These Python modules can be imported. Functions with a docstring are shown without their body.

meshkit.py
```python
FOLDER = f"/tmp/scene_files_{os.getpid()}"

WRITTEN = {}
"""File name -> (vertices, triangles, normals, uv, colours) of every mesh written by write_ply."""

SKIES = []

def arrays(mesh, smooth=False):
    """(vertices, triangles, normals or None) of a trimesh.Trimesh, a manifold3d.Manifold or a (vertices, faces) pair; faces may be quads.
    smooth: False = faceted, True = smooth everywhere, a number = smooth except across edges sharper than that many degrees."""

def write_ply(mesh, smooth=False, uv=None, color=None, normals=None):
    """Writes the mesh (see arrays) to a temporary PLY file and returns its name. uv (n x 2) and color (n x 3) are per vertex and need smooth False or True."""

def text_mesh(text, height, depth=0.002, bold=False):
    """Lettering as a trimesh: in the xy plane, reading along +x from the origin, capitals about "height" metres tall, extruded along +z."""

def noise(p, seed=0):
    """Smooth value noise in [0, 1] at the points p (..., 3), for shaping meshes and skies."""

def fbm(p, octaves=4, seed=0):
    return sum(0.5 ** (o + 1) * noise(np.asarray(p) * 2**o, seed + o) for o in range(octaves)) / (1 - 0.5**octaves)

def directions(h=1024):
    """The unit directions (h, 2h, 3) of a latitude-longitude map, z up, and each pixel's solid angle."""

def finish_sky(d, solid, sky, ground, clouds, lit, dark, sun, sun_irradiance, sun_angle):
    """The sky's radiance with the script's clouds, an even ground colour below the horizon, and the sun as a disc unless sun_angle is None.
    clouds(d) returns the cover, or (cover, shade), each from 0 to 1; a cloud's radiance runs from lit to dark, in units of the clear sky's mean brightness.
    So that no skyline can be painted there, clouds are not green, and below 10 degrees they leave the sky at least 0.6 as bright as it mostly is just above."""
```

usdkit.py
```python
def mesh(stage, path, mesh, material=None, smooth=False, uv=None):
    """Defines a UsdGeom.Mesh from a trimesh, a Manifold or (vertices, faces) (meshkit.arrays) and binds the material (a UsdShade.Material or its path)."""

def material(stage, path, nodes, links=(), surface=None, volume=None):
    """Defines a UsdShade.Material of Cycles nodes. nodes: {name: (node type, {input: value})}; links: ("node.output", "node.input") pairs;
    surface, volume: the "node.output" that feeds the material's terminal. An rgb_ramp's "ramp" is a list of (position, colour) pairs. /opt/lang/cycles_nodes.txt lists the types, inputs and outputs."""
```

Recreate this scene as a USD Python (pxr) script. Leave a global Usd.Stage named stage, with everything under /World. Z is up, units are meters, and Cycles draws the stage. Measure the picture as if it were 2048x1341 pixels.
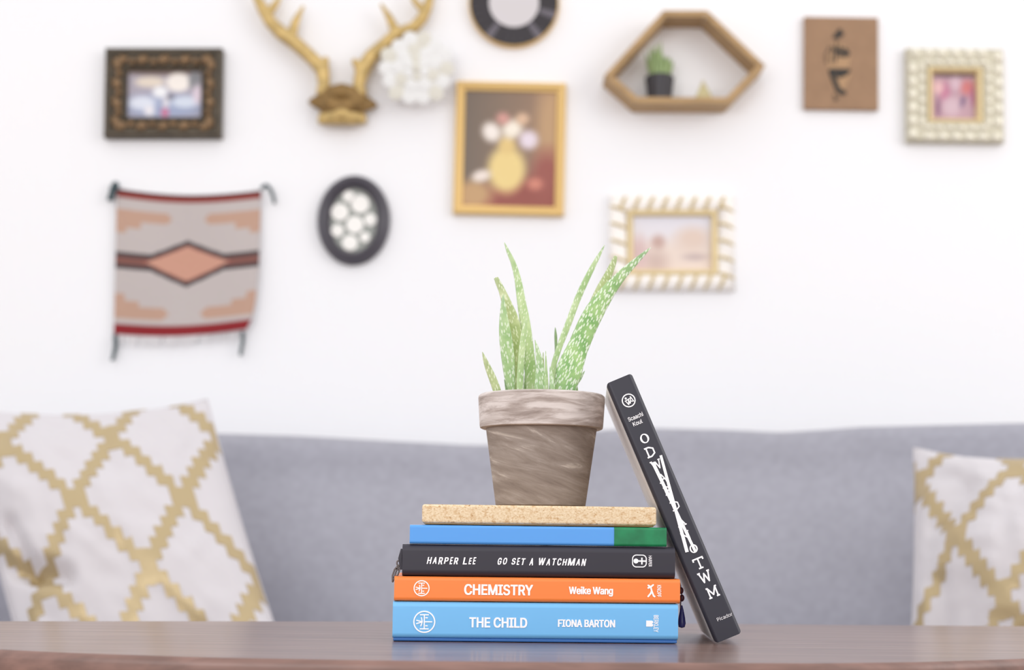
import math, random
import numpy as np, trimesh, usdkit, meshkit
import manifold3d as m3
from shapely.geometry import Polygon, LineString, Point, box as sbox
from shapely import affinity
from shapely.ops import unary_union
from pxr import Usd, UsdGeom, UsdLux, UsdShade, Gf, Sdf, Vt

stage = Usd.Stage.CreateInMemory()
UsdGeom.Xform.Define(stage, '/World'); UsdGeom.Scope.Define(stage, '/World/Looks')
rng = random.Random(7); nrng = np.random.RandomState(7)

# ------------------------------------------------------------------ camera, light, exposure
F = 3000.0; CX, CY = 1024.0, 854.0; TILT = math.radians(4.5); ROLL = 0.012
TABLE = 0.46; EYE = np.array([0, 0, TABLE + 0.0807])
_d = np.array([0, math.cos(TILT), math.sin(TILT)]); _u = np.array([0, -math.sin(TILT), math.cos(TILT)]); _r = np.array([1.0, 0, 0])
_r, _u = _r * math.cos(ROLL) + _u * math.sin(ROLL), -_r * math.sin(ROLL) + _u * math.cos(ROLL)
cam = UsdGeom.Camera.Define(stage, '/World/Camera')
cam.CreateHorizontalApertureAttr(36.0); cam.CreateVerticalApertureAttr(36.0 * 1341 / 2048)
cam.CreateFocalLengthAttr(36.0 * F / 2048)
cam.CreateVerticalApertureOffsetAttr((CY - 670.5) * 36 / 2048)
cam.CreateFStopAttr(4.9); cam.CreateFocusDistanceAttr(1.25)
cam.CreateExposureAttr(0.0)
M = Gf.Matrix4d(*_r, 0, *_u, 0, *(-_d), 0, *EYE, 1)
cam.AddTransformOp().Set(M)

dome = UsdLux.DomeLight.Define(stage, '/World/sky_light')
dome.CreateIntensityAttr(0.36); dome.CreateColorAttr(Gf.Vec3f(0.985, 0.985, 1.0))
def rect_light(name, pos, look, w, h, inten, col):
    L = UsdLux.RectLight.Define(stage, '/World/' + name)
    L.CreateWidthAttr(w); L.CreateHeightAttr(h); L.CreateIntensityAttr(inten); L.CreateColorAttr(Gf.Vec3f(*col))
    z = np.array(pos, float) - np.array(look, float); z /= np.linalg.norm(z)
    x = np.cross([0, 0, 1], z); x /= np.linalg.norm(x); y = np.cross(z, x)
    L.AddTransformOp().Set(Gf.Matrix4d(*x, 0, *y, 0, *z, 0, *pos, 1))
rect_light('window_light_right', (3.2, 0.5, 2.1), (-0.1, 2.8, 0.8), 1.8, 1.8, 3.3, (1.0, 0.985, 0.97))
rect_light('fill_light_behind', (-1.3, -0.9, 1.5), (-0.3, 2.5, 0.8), 1.8, 1.5, 3.5, (0.98, 0.985, 1.0))  # unseen fill lamp added behind the camera to brighten wall and sofa

def at(px, py, Y):
    "the point of the vertical plane y = Y that the photograph shows at a pixel"
    v = _d + _r * (px - CX) / F + _u * (CY - py) / F
    return EYE + v * (Y / v[1])
def on_z(px, py, Z):
    v = _d + _r * (px - CX) / F + _u * (CY - py) / F
    return EYE + v * ((Z - EYE[2]) / v[2])
def scale_at(px, py, Y): return float(np.linalg.norm(at(px + 1, py, Y) - at(px, py, Y)))

# ------------------------------------------------------------------ materials
def lin(c):
    c = np.asarray(c, float) / 255
    return tuple(np.where(c <= .04045, c / 12.92, ((c + .055) / 1.055) ** 2.4))
MATS = {}
def mat(name, col, rough=0.6, metallic=0.0, var=0.0, scale=20, bump=0.0, bscale=200, stretch=(1, 1, 1), **kw):
    nodes = {'p': ('principled_bsdf', {'base_color': lin(col), 'roughness': rough, 'metallic': metallic, **kw})}; links = []
    if var or bump:
        nodes['t'] = ('texture_coordinate', {}); nodes['m'] = ('mapping', {'scale': stretch}); links.append(('t.object', 'm.vector'))
    if var:
        nodes['n'] = ('noise_texture', {'scale': float(scale), 'detail': 4.0})
        lo = tuple(x * (1 - var) for x in lin(col)); hi = tuple(min(1, x * (1 + var)) for x in lin(col))
        nodes['c'] = ('rgb_ramp', {'ramp': [(0.3, lo), (0.7, hi)]})
        links += [('m.vector', 'n.vector'), ('n.fac', 'c.fac'), ('c.color', 'p.base_color')]
    if bump:
        nodes['bn'] = ('noise_texture', {'scale': float(bscale), 'detail': 3.0}); nodes['b'] = ('bump', {'strength': bump, 'distance': 0.002})
        links += [('m.vector', 'bn.vector'), ('bn.fac', 'b.height'), ('b.normal', 'p.normal')]
    MATS[name] = usdkit.material(stage, '/World/Looks/' + name, nodes, links, surface='p.BSDF'); return MATS[name]
def paint_mat(name, rough=0.5, metallic=0.0, bump=0.0, bscale=300):
    nodes = {'a': ('attribute', {'attribute': 'print_color'}), 'p': ('principled_bsdf', {'roughness': rough, 'metallic': metallic})}; links = [('a.color', 'p.base_color')]
    if bump:
        nodes['t'] = ('texture_coordinate', {}); nodes['bn'] = ('noise_texture', {'scale': float(bscale)}); nodes['b'] = ('bump', {'strength': bump, 'distance': 0.002})
        links += [('t.object', 'bn.vector'), ('bn.fac', 'b.height'), ('b.normal', 'p.normal')]
    MATS[name] = usdkit.material(stage, '/World/Looks/' + name, nodes, links, surface='p.BSDF')

mat('wall_paint', (243, 242, 244), 0.7, bump=0.08, bscale=60)
mat('floor_wood', (150, 118, 92), 0.45, var=0.25, scale=6, stretch=(1, 8, 1))
mat('sofa_fabric', (158, 157, 167), 0.9, var=0.06, scale=60, bump=0.25, bscale=500, sheen_weight=0.25)
mat('sofa_leg_wood', (110, 76, 52), 0.45, var=0.2, scale=30, stretch=(4, 4, 1))
mat('pillow_linen', (206, 201, 204), 0.9, bump=0.2, bscale=600, sheen_weight=0.2)
mat('gold_foil', (184, 164, 126), 0.42, metallic=0.35, bump=0.25, bscale=160)
mat('table_side', (126, 96, 87), 0.4, var=0.25, scale=18, stretch=(1, 6, 6))
mat('cover_sky', (116, 184, 234), 0.42)
mat('cover_orange', (246, 132, 62), 0.42)
mat('cover_black', (48, 45, 55), 0.5)
mat('cover_night', (46, 45, 56), 0.42)
mat('cover_blue', (84, 156, 230), 0.2, coat_weight=0.3)
mat('cover_green', (24, 124, 78), 0.4, var=0.2, scale=90)
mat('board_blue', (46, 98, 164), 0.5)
mat('cover_white', (244, 241, 241), 0.5)
mat('paper', (232, 224, 212), 0.85, var=0.08, scale=300, stretch=(0.2, 0.2, 6))
mat('print_white', (250, 246, 248), 0.6)
mat('soil', (74, 58, 46), 0.95, bump=0.8, bscale=300)
mat('silver_wire', (112, 102, 100), 0.4, metallic=0.8)
mat('navy_glass', (40, 40, 120), 0.12, coat_weight=0.5)
mat('garnet_bead', (92, 40, 56), 0.2)
mat('gold_paint', (198, 169, 110), 0.4, metallic=0.5, var=0.2, scale=60, bump=0.2, bscale=90)
mat('gold_dark', (138, 108, 62), 0.5, metallic=0.4, var=0.25, scale=70, bump=0.4, bscale=90)
mat('gold_frame', (222, 186, 120), 0.4, metallic=0.3)
mat('pale_gold', (226, 206, 160), 0.45, metallic=0.3)
mat('white_plaster', (246, 243, 238), 0.75)
mat('rosette_white', (228, 227, 225), 0.8)
mat('rosette_cream', (216, 212, 200), 0.8)
mat('band_gold', (214, 194, 146), 0.45, metallic=0.25)
mat('cream_plaster', (238, 230, 208), 0.6)
mat('bronze_frame', (78, 68, 54), 0.5, metallic=0.2, var=0.3, scale=60)
mat('bronze_relief', (134, 106, 76), 0.45, metallic=0.35, var=0.3, scale=80)
mat('black_gloss', (74, 70, 78), 0.3)
mat('tile_dark', (52, 46, 50), 0.25)
mat('tile_grey', (104, 98, 106), 0.25)
mat('mirror_glass', (214, 206, 206), 0.06, metallic=1.0)
mat('shelf_wood', (174, 141, 97), 0.55, var=0.14, scale=12, stretch=(1, 6, 6))
mat('dark_pot', (58, 54, 58), 0.35)
mat('spike_green', (146, 166, 112), 0.5)
mat('brass', (190, 177, 134), 0.4, metallic=0.3)
mat('kraft_board', (156, 124, 97), 0.85, var=0.06, scale=40)
mat('ink_black', (48, 44, 40), 0.7)
mat('kraft_light', (176, 141, 106), 0.8)
mat('frame_ground', (196, 189, 168), 0.4, metallic=0.3, var=0.1, scale=80)
mat('cream_frame', (226, 220, 202), 0.35, metallic=0.35, var=0.10, scale=80)
mat('frame_white', (246, 240, 234), 0.5)
mat('yarn_teal', (70, 84, 88), 0.9)
mat('yarn_white', (238, 234, 234), 0.95)
mat('backing_grey', (160, 163, 158), 0.8)
paint_mat('photo_print', 0.35); paint_mat('weave_print', 0.95, bump=0.5, bscale=260)
# walnut table top: long grain, satin lacquer
MATS['table_top'] = usdkit.material(stage, '/World/Looks/table_top', {
    't': ('texture_coordinate', {}), 'm': ('mapping', {'scale': (2.2, 30.0, 30.0)}), 'n': ('noise_texture', {'scale': 3.0, 'detail': 6.0, 'distortion': 0.6}),
    'c': ('rgb_ramp', {'ramp': [(0.3, lin((104, 78, 70))), (0.55, lin((128, 100, 90))), (0.75, lin((148, 120, 108)))]}),
    'b': ('bump', {'strength': 0.12, 'distance': 0.001}), 'p': ('principled_bsdf', {'roughness': 0.36, 'coat_weight': 0.45, 'coat_roughness': 0.16})},
    [('t.object', 'm.vector'), ('m.vector', 'n.vector'), ('n.fac', 'c.fac'), ('c.color', 'p.base_color'), ('n.fac', 'b.height'), ('b.normal', 'p.normal')], surface='p.BSDF')
# cork: pale granules with brown specks
MATS['cork'] = usdkit.material(stage, '/World/Looks/cork', {
    't': ('texture_coordinate', {}), 'm': ('mapping', {'scale': (1.0, 1.0, 1.4)}), 'n': ('noise_texture', {'scale': 520.0, 'detail': 3.0, 'roughness': 0.6}), 'n2': ('noise_texture', {'scale': 170.0, 'detail': 5.0, 'roughness': 0.7}),
    'c': ('rgb_ramp', {'ramp': [(0.24, lin((112, 80, 56))), (0.31, lin((186, 152, 112))), (0.40, lin((222, 196, 158))), (0.7, lin((238, 220, 192)))]}),
    'd': ('rgb_ramp', {'ramp': [(0.30, lin((150, 112, 80))), (0.37, lin((226, 204, 176))), (0.5, (1, 1, 1))]}),
    'h': ('mix', {'mix_type': 'multiply', 'fac': 0.8}), 'b': ('bump', {'strength': 0.3, 'distance': 0.001}), 'p': ('principled_bsdf', {'roughness': 0.9})},
    [('t.object', 'm.vector'), ('m.vector', 'n.vector'), ('m.vector', 'n2.vector'), ('n.fac', 'c.fac'), ('n2.fac', 'd.fac'), ('c.color', 'h.color1'), ('d.color', 'h.color2'), ('h.color', 'p.base_color'), ('n2.fac', 'b.height'), ('b.normal', 'p.normal')], surface='p.BSDF')
# weathered grey-brown clay with chalky diagonal streaks
def clay(name, stops, rot, sc):
    MATS[name] = usdkit.material(stage, '/World/Looks/' + name, {
        't': ('texture_coordinate', {}), 'r': ('mapping', {'rotation': rot}), 'm': ('mapping', {'scale': sc}), 'n': ('noise_texture', {'scale': 1.0, 'detail': 7.0, 'roughness': 0.62, 'distortion': 0.5}),
        'c': ('rgb_ramp', {'ramp': stops}), 'b': ('bump', {'strength': 0.15, 'distance': 0.001}), 'p': ('principled_bsdf', {'roughness': 0.85})},
        [('t.object', 'r.vector'), ('r.vector', 'm.vector'), ('m.vector', 'n.vector'), ('n.fac', 'c.fac'), ('c.color', 'p.base_color'), ('n.fac', 'b.height'), ('b.normal', 'p.normal')], surface='p.BSDF')
clay('clay_body', [(0.28, lin((116, 101, 92))), (0.48, lin((140, 126, 116))), (0.60, lin((156, 143, 134))), (0.74, lin((210, 197, 185)))], (0, -0.30, 0), (18, 18, 120))
clay('clay_rim', [(0.26, lin((140, 125, 117))), (0.42, lin((176, 162, 155))), (0.56, lin((212, 201, 196))), (0.8, lin((230, 221, 216)))], (0, 0.02, 0), (20, 20, 150))
# aloe leaves: green flesh with long white flecks
def leaf_mat(name, a, b, spot, lim, rot):
    MATS[name] = usdkit.material(stage, '/World/Looks/' + name, {
        't': ('texture_coordinate', {}), 'r': ('mapping', {'rotation': (0, rot, 0)}), 'm': ('mapping', {'scale': (600, 600, 210)}), 'v': ('voronoi_texture', {'scale': 1.0, 'randomness': 1.0}),
        'n': ('noise_texture', {'scale': 70.0, 'detail': 3.0}), 'c': ('rgb_ramp', {'ramp': [(0.35, lin(a)), (0.65, lin(b))]}),
        's': ('rgb_ramp', {'ramp': [(lim, (1, 1, 1)), (lim + 0.12, (0, 0, 0))]}), 'k': ('mix', {'mix_type': 'multiply', 'fac': 1.0, 'color2': (0.72, 0.72, 0.72)}), 'x': ('mix', {'color2': lin(spot)}),
        'p': ('principled_bsdf', {'roughness': 0.42, 'subsurface_weight': 0.25, 'subsurface_scale': 0.006, 'subsurface_radius': (0.6, 1.0, 0.3)})},
        [('t.object', 'r.vector'), ('r.vector', 'm.vector'), ('m.vector', 'v.vector'), ('t.object', 'n.vector'), ('n.fac', 'c.fac'), ('v.distance', 's.fac'), ('s.color', 'k.color1'), ('k.color', 'x.fac'), ('c.color', 'x.color1'), ('x.color', 'p.base_color')], surface='p.BSDF')
leaf_mat('leaf_spotted', (108, 156, 92), (156, 192, 126), (232, 242, 220), 0.36, -0.42)
leaf_mat('leaf_flecked', (126, 170, 106), (172, 204, 142), (230, 241, 216), 0.31, 0.12)
leaf_mat('leaf_plain', (138, 178, 106), (184, 209, 146), (230, 240, 208), 0.24, -0.2)
leaf_mat('leaf_olive', (142, 164, 98), (184, 198, 138), (224, 232, 192), 0.27, 0.2)
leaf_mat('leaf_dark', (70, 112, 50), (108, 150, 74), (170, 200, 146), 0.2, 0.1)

# ------------------------------------------------------------------ stage helpers
TAKEN = set()
def numbered(parent, name):
    p, k = f'{parent}/{name}', 0
    while p in TAKEN:
        k += 1; p = f'{parent}/{name}_{k:03d}'
    TAKEN.add(p); return p
def tag(prim, label=None, cat=None, group=None, kind=None):
    for k, v in (('label', label), ('category', cat), ('group', group), ('kind', kind)):
        if v: prim.SetCustomDataByKey(k, v)
def thing(name, label, cat, loc=(0, 0, 0), rz=0.0, ry=0.0, group=None):
    p = numbered('/World', name); x = UsdGeom.Xform.Define(stage, p)
    x.AddTranslateOp().Set(Gf.Vec3d(*map(float, loc)))
    if rz: x.AddRotateZOp().Set(math.degrees(rz))
    if ry: x.AddRotateYOp().Set(math.degrees(ry))
    tag(x.GetPrim(), label, cat, group); return p
def part(parent, name, mesh, material, smooth=35, label=None, kind=None, colors=None):
    p = numbered(parent, name)
    g = usdkit.mesh(stage, p, mesh, MATS[material], smooth=smooth)
    if colors is not None:
        UsdGeom.PrimvarsAPI(g).CreatePrimvar('print_color', Sdf.ValueTypeNames.Color3fArray, 'vertex').Set(Vt.Vec3fArray.FromNumpy(np.asarray(colors, np.float32)))
    tag(g.GetPrim(), label, kind=kind); return p

# ------------------------------------------------------------------ mesh helpers
cat_ = trimesh.util.concatenate
def TM(man):
    m = man.to_mesh(); return trimesh.Trimesh(np.array(m.vert_properties[:, :3]), np.array(m.tri_verts), process=False)
def move(m, t):
    m = m.copy(); m.apply_translation(t); return m
def boxm(x0, x1, y0, y1, z0, z1): return move(trimesh.creation.box((x1 - x0, y1 - y0, z1 - z0)), ((x0 + x1) / 2, (y0 + y1) / 2, (z0 + z1) / 2))
def rbox(x0, x1, y0, y1, z0, z1, r, seg=12):
    s = m3.Manifold.sphere(r, seg)
    return TM(m3.Manifold.batch_hull([s.translate((x, y, z)) for x in (x0 + r, x1 - r) for y in (y0 + r, y1 - r) for z in (z0 + r, z1 - r)]))
def extrude(poly, d):
    gs = [g for g in getattr(poly, 'geoms', [poly]) if g.area > 1e-12]
    return cat_([trimesh.creation.extrude_polygon(g, d, engine='earcut') for g in gs])
def plate(poly, front, thick):
    "a polygon drawn in (x, z), extruded along y from -front towards the wall"
    m = extrude(poly, thick); v = m.vertices.copy()
    m.vertices = np.stack([v[:, 0], -front + (thick - v[:, 2]), v[:, 1]], 1); m.fix_normals(); return m
def along_x(poly_yz, x0, x1):
    m = extrude(poly_yz, x1 - x0); v = m.vertices.copy()
    m.vertices = np.stack([x0 + v[:, 2], v[:, 0], v[:, 1]], 1); m.fix_normals(); return m
def surf(P, closed_u=False, flip=False):
    "grid of points (n, m, 3) as a mesh"
    n, m = P.shape[:2]; idx = np.arange(n * m).reshape(n, m)
    if closed_u: idx = np.vstack([idx, idx[:1]])
    q = np.stack([idx[:-1, :-1], idx[1:, :-1], idx[1:, 1:], idx[:-1, 1:]], -1).reshape(-1, 4)
    if flip: q = q[:, ::-1]
    return trimesh.Trimesh(P.reshape(-1, 3), np.vstack([q[:, [0, 1, 2]], q[:, [0, 2, 3]]]), process=False)
def lathe(profile, n=64):
    pr = np.asarray(profile, float); a = np.linspace(0, 2 * math.pi, n, endpoint=False)
    P = np.stack([np.outer(np.cos(a), pr[:, 0]), np.outer(np.sin(a), pr[:, 0]), np.tile(pr[:, 1], (n, 1))], -1)
    m = surf(P, closed_u=True); m.merge_vertices(); m.fix_normals(); return m
def sweep(points, radii, sides=10, flat=None):
    "tapered round tube with closed ends"
    p = np.asarray(points, float); r = np.broadcast_to(radii, (len(p),))
    t = np.gradient(p, axis=0); t /= np.linalg.norm(t, axis=1, keepdims=True) + 1e-12
    ref = np.array([0, 1.0, 0]) if abs(t[:, 1]).max() < 0.9 else np.array([0.3, 0.2, 1.0])
    a = np.cross(t, ref); a /= np.linalg.norm(a, axis=1, keepdims=True) + 1e-12; b = np.cross(t, a)
    ang = np.arange(sides) * 2 * math.pi / sides; f = 1.0 if flat is None else flat
    V = p[None] + r[None, :, None] * (np.cos(ang)[:, None, None] * a[None] + f * np.sin(ang)[:, None, None] * b[None])
    m = surf(V, closed_u=True); n = len(p); vs = np.vstack([m.vertices, p[0], p[-1]]); k = sides * n; fs = list(m.faces)
    for i in range(sides):
        j = (i + 1) % sides; fs += [[i * n, k, j * n], [i * n + n - 1, j * n + n - 1, k + 1]]
    m = trimesh.Trimesh(vs, np.array(fs), process=False); m.fix_normals(); return m
def spline(pts, n):
    from scipy.interpolate import PchipInterpolator
    p = np.asarray(pts, float); s = np.r_[0, np.cumsum(np.linalg.norm(np.diff(p[:, :2], axis=0), axis=1))]
    return PchipInterpolator(s / s[-1], p)(np.linspace(0, 1, n))
def rect_frame(w, h, profile):
    "mitred frame; profile = closed list of (distance in from the outer edge, distance out from the wall)"
    L = []
    for a, b in profile + [profile[0]]:
        x, z = w / 2 - a, h / 2 - a; L.append([(-x, -b, -z), (x, -b, -z), (x, -b, z), (-x, -b, z)])
    m = surf(np.transpose(np.array(L), (1, 0, 2)), closed_u=True); m.merge_vertices(); m.fix_normals(); return m
def ellipsoid(c, r, sub=2, rot=0.0):
    m = trimesh.creation.icosphere(sub); v = m.vertices * np.asarray(r)
    ca, sa = math.cos(rot), math.sin(rot); v = np.stack([v[:, 0] * ca - v[:, 2] * sa, v[:, 1], v[:, 0] * sa + v[:, 2] * ca], 1)
    m.vertices = v + np.asarray(c); return m
def text(s, h, bold=True, shear=0.0, width=None, depth=0.0003):
    "lettering in (x, z) with its front face at y = -depth, centred on the origin"
    m = meshkit.text_mesh(s, h, depth, bold); v = m.vertices.copy(); v[:, 0] += shear * v[:, 1]
    lo, hi = v.min(0), v.max(0); k = (width / (hi[0] - lo[0])) if width else 1.0
    x = (v[:, 0] - (lo[0] + hi[0]) / 2) * k; z = v[:, 1] - h / 2
    m.vertices = np.stack([x, -v[:, 2], z], 1); m.fix_normals(); return m
def heavy(s_, h, width):
    a = text(s_, h, width=width); b = text(s_, h, width=width, depth=0.00036); return cat_([move(a, (-0.00022, 0, 0)), move(b, (0.00022, 0, 0))])
def spaced(s_, h, width, shear=0.0, depth=0.0003):
    "hand-set capitals with open spacing, centred on the origin"
    n = len(s_); adv = [0.55 if c in 'IE' else 0.45 if c == ' ' else 1.15 if c in 'WM' else 0.75 for c in s_]; tot = sum(adv); x = 0; ms = []
    for i_, (c, a_) in enumerate(zip(s_, adv)):
        if c != ' ':
            m = meshkit.text_mesh(c, h, depth, True); v = m.vertices.copy(); lo, hi = v[:, 0].min(), v[:, 0].max(); w_ = (a_ - 0.26) * width / tot
            X_ = (v[:, 0] - (lo + hi) / 2) / (hi - lo) * w_ + shear * (v[:, 1] - h / 2); Z_ = (v[:, 1] - h / 2) * (1 + 0.06 * math.sin(3.7 * i_)) + 0.03 * h * math.sin(2.3 * i_)
            m.vertices = np.stack([X_ + (x + a_ / 2) * width / tot - width / 2, -v[:, 2], Z_], 1); m.fix_normals(); ms.append(m)
        x += a_
    c_ = cat_(ms); c2 = c_.copy(); v_ = c2.vertices.copy(); v_[:, 1] -= 0.00006; c2.vertices = v_
    return cat_([move(c_, (-0.0002, 0, 0)), move(c2, (0.0002, 0, 0.0001))])
def strokes(lines, w, cap=2):
    return unary_union([LineString(l).buffer(w / 2, cap_style=cap, quad_segs=4) if len(l) > 1 else Point(l[0]).buffer(w / 2) for l in lines])
def flat_print(poly, depth=0.0003, y=0.0):
    return plate(poly, depth - y, depth)

# ------------------------------------------------------------------ the room
WALL = 3.2
p = numbered('/World', 'wall_back'); g = usdkit.mesh(stage, p, boxm(-3.4, 3.4, WALL, WALL + 0.12, 0, 2.8), MATS['wall_paint']); tag(g.GetPrim(), 'plain white wall behind the sofa', kind='structure')
p = numbered('/World', 'floor'); g = usdkit.mesh(stage, p, boxm(-3.4, 3.4, -2.0, WALL, -0.05, 0), MATS['floor_wood']); tag(g.GetPrim(), 'wooden floor', kind='structure')

# ------------------------------------------------------------------ coffee table
tb = thing('coffee_table', 'low brown walnut coffee table with bowed edges, carrying the book stack', 'coffee table', (0.05, 1.3, 0))
fr_px = [(-500, 1262), (-250, 1284), (0, 1301), (150, 1308), (400, 1316.5), (600, 1320), (800, 1323.5), (1200, 1327), (1648, 1328.5), (1850, 1326), (2048, 1319.5), (2300, 1306), (2550, 1286)]
bk_px = [(2450, 1257), (2048, 1253), (1648, 1250), (1200, 1246.5), (800, 1243.8), (400, 1243), (0, 1243), (-400, 1244)]
tpts = [on_z(*q, TABLE)[:2] - (0.05, 1.3) for q in fr_px + bk_px]
tp = Polygon(tpts); tp = tp.buffer(-0.03).buffer(0.03, quad_segs=8)
# bevelled slab: stacked outlines
rings = []
for off, z in [(-0.010, TABLE - 0.030), (-0.003, TABLE - 0.027), (0, TABLE - 0.020), (0, TABLE - 0.006), (-0.0012, TABLE - 0.002), (-0.004, TABLE)]:
    q = tp.buffer(off, quad_segs=8) if off else tp
    c = np.array([q.exterior.interpolate(t, normalized=True).coords[0] for t in np.linspace(0, 1, 240, endpoint=False)])
    rings.append(np.c_[c, np.full(len(c), z)])
P = np.transpose(np.array(rings), (1, 0, 2)); edge = surf(P, closed_u=True)
cap = lambda R, s: trimesh.Trimesh(np.vstack([R, R.mean(0)]), np.array([[i, (i + 1) % len(R), len(R)][::s] for i in range(len(R))]), process=False)
edge = cat_([edge, cap(rings[0], -1)]); edge.merge_vertices(); edge.fix_normals()
part(tb, 'tabletop_edge', edge, 'table_side', 40)
tt = extrude(tp.buffer(-0.004), 0.003); tt.apply_translation((0, 0, TABLE - 0.003)); part(tb, 'tabletop', tt, 'table_top', False)
bx = tp.bounds
part(tb, 'apron', rbox(bx[0] + 0.16, bx[2] - 0.16, bx[1] + 0.13, bx[3] - 0.09, TABLE - 0.085, TABLE - 0.030, 0.006), 'table_side')
for sx in (bx[0] + 0.2, bx[2] - 0.2):
    for sy in (bx[1] + 0.17, bx[3] - 0.13):
        part(tb, 'leg', sweep([(sx, sy, TABLE - 0.04), (sx, sy, 0.2), (sx, sy, 0.0)], [0.022, 0.018, 0.012], 14), 'table_side')

# ------------------------------------------------------------------ sofa
SEAT = 0.318
sf = thing('sofa', 'pale grey upholstered sofa standing against the white wall', 'sofa', (0.06, 2.6, 0))
O = np.array([0.06, 2.6, 0])
def bow(x): return 0.42 * max(0.0, x - 0.12) ** 1.12 if x > 0 else 0.12 * max(0.0, -x - 0.3) ** 1.3      # the back curves forward towards its ends
def back_cushion(px_top, x0, x1, seed):
    pts = []
    for px, py in px_top:
        y = 2.97
        for _ in range(12): y = 2.97 - bow(at(px, py, y)[0])
        pts.append(at(px, py, y))
    xs, zs = np.array(pts)[:, 0], np.array(pts)[:, 2]
    n = 60; X = np.linspace(x0, x1, n); top = np.interp(X, xs, zs)
    # section: front foot -> front face -> rounded top -> back
    e = np.clip(np.minimum(X - x0, x1 - X) / 0.05, 0, 1); e = np.sqrt(1 - (1 - e) ** 2)
    m = 40; P = np.zeros((m, n, 3))
    for j in range(n):
        zt = top[j]; r = 0.05
        sec = [(2.735, SEAT - 0.01), (2.735, SEAT + 0.03)] + [(2.735 + 0.17 * t ** 1.15 - 0.028 * math.sin(math.pi * t), SEAT + 0.03 + (zt - 0.07 - SEAT - 0.03) * t) for t in np.linspace(0.1, 1, 16)]
        y1 = 2.905
        sec += [(y1 + 0.045 * (1 - math.cos(a)), zt - 0.07 + 0.07 * math.sin(a)) for a in np.linspace(0.2, math.pi / 2, 7)]
        sec += [(3.05, zt - 0.001), (3.09, zt - 0.02), (3.1, SEAT)]
        sec = np.array(sec); s = np.r_[0, np.cumsum(np.linalg.norm(np.diff(sec, axis=0), axis=1))]
        tt_ = np.linspace(0, s[-1], m); y = np.interp(tt_, s, sec[:, 0]); z = np.interp(tt_, s, sec[:, 1])
        y = 2.93 + (y - 2.93) * (0.55 + 0.45 * e[j])
        P[:, j] = np.c_[np.full(m, X[j]), y - bow(X[j]), z]
    nz = meshkit.fbm(P.reshape(-1, 3) * 6 + seed, 3, seed).reshape(m, n) - 0.5
    P[..., 1] += 0.018 * nz * (P[..., 1] < 3.0)
    me = surf(P, closed_u=True, flip=True)
    caps = []
    for j, s in ((0, 1), (n - 1, -1)):
        R = P[:, j]; caps.append(trimesh.Trimesh(np.vstack([R, R.mean(0)]), np.array([[i, (i + 1) % m, m][::s] for i in range(m)]), process=False))
    me = cat_([me] + caps); me.merge_vertices(); me.fix_normals(); me.apply_translation(-O); return me
seam = at(1092, 880, 2.97)[0]
part(sf, 'back_cushion', back_cushion([(-250, 872), (0, 866), (430, 868), (600, 873), (780, 883), (930, 891), (1092, 893)], -1.16, seam - 0.002, 3), 'sofa_fabric', 50)
part(sf, 'back_cushion', back_cushion([(1092, 872), (1150, 866), (1208, 861), (1280, 857), (1450, 861), (1560, 866), (1640, 861), (1720, 855), (2048, 847), (2400, 850)], seam + 0.002, 1.28, 9), 'sofa_fabric', 50)
L0, L1 = -1.16 - O[0], 1.28 - O[0]; lm = (L0 + L1) / 2
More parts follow.
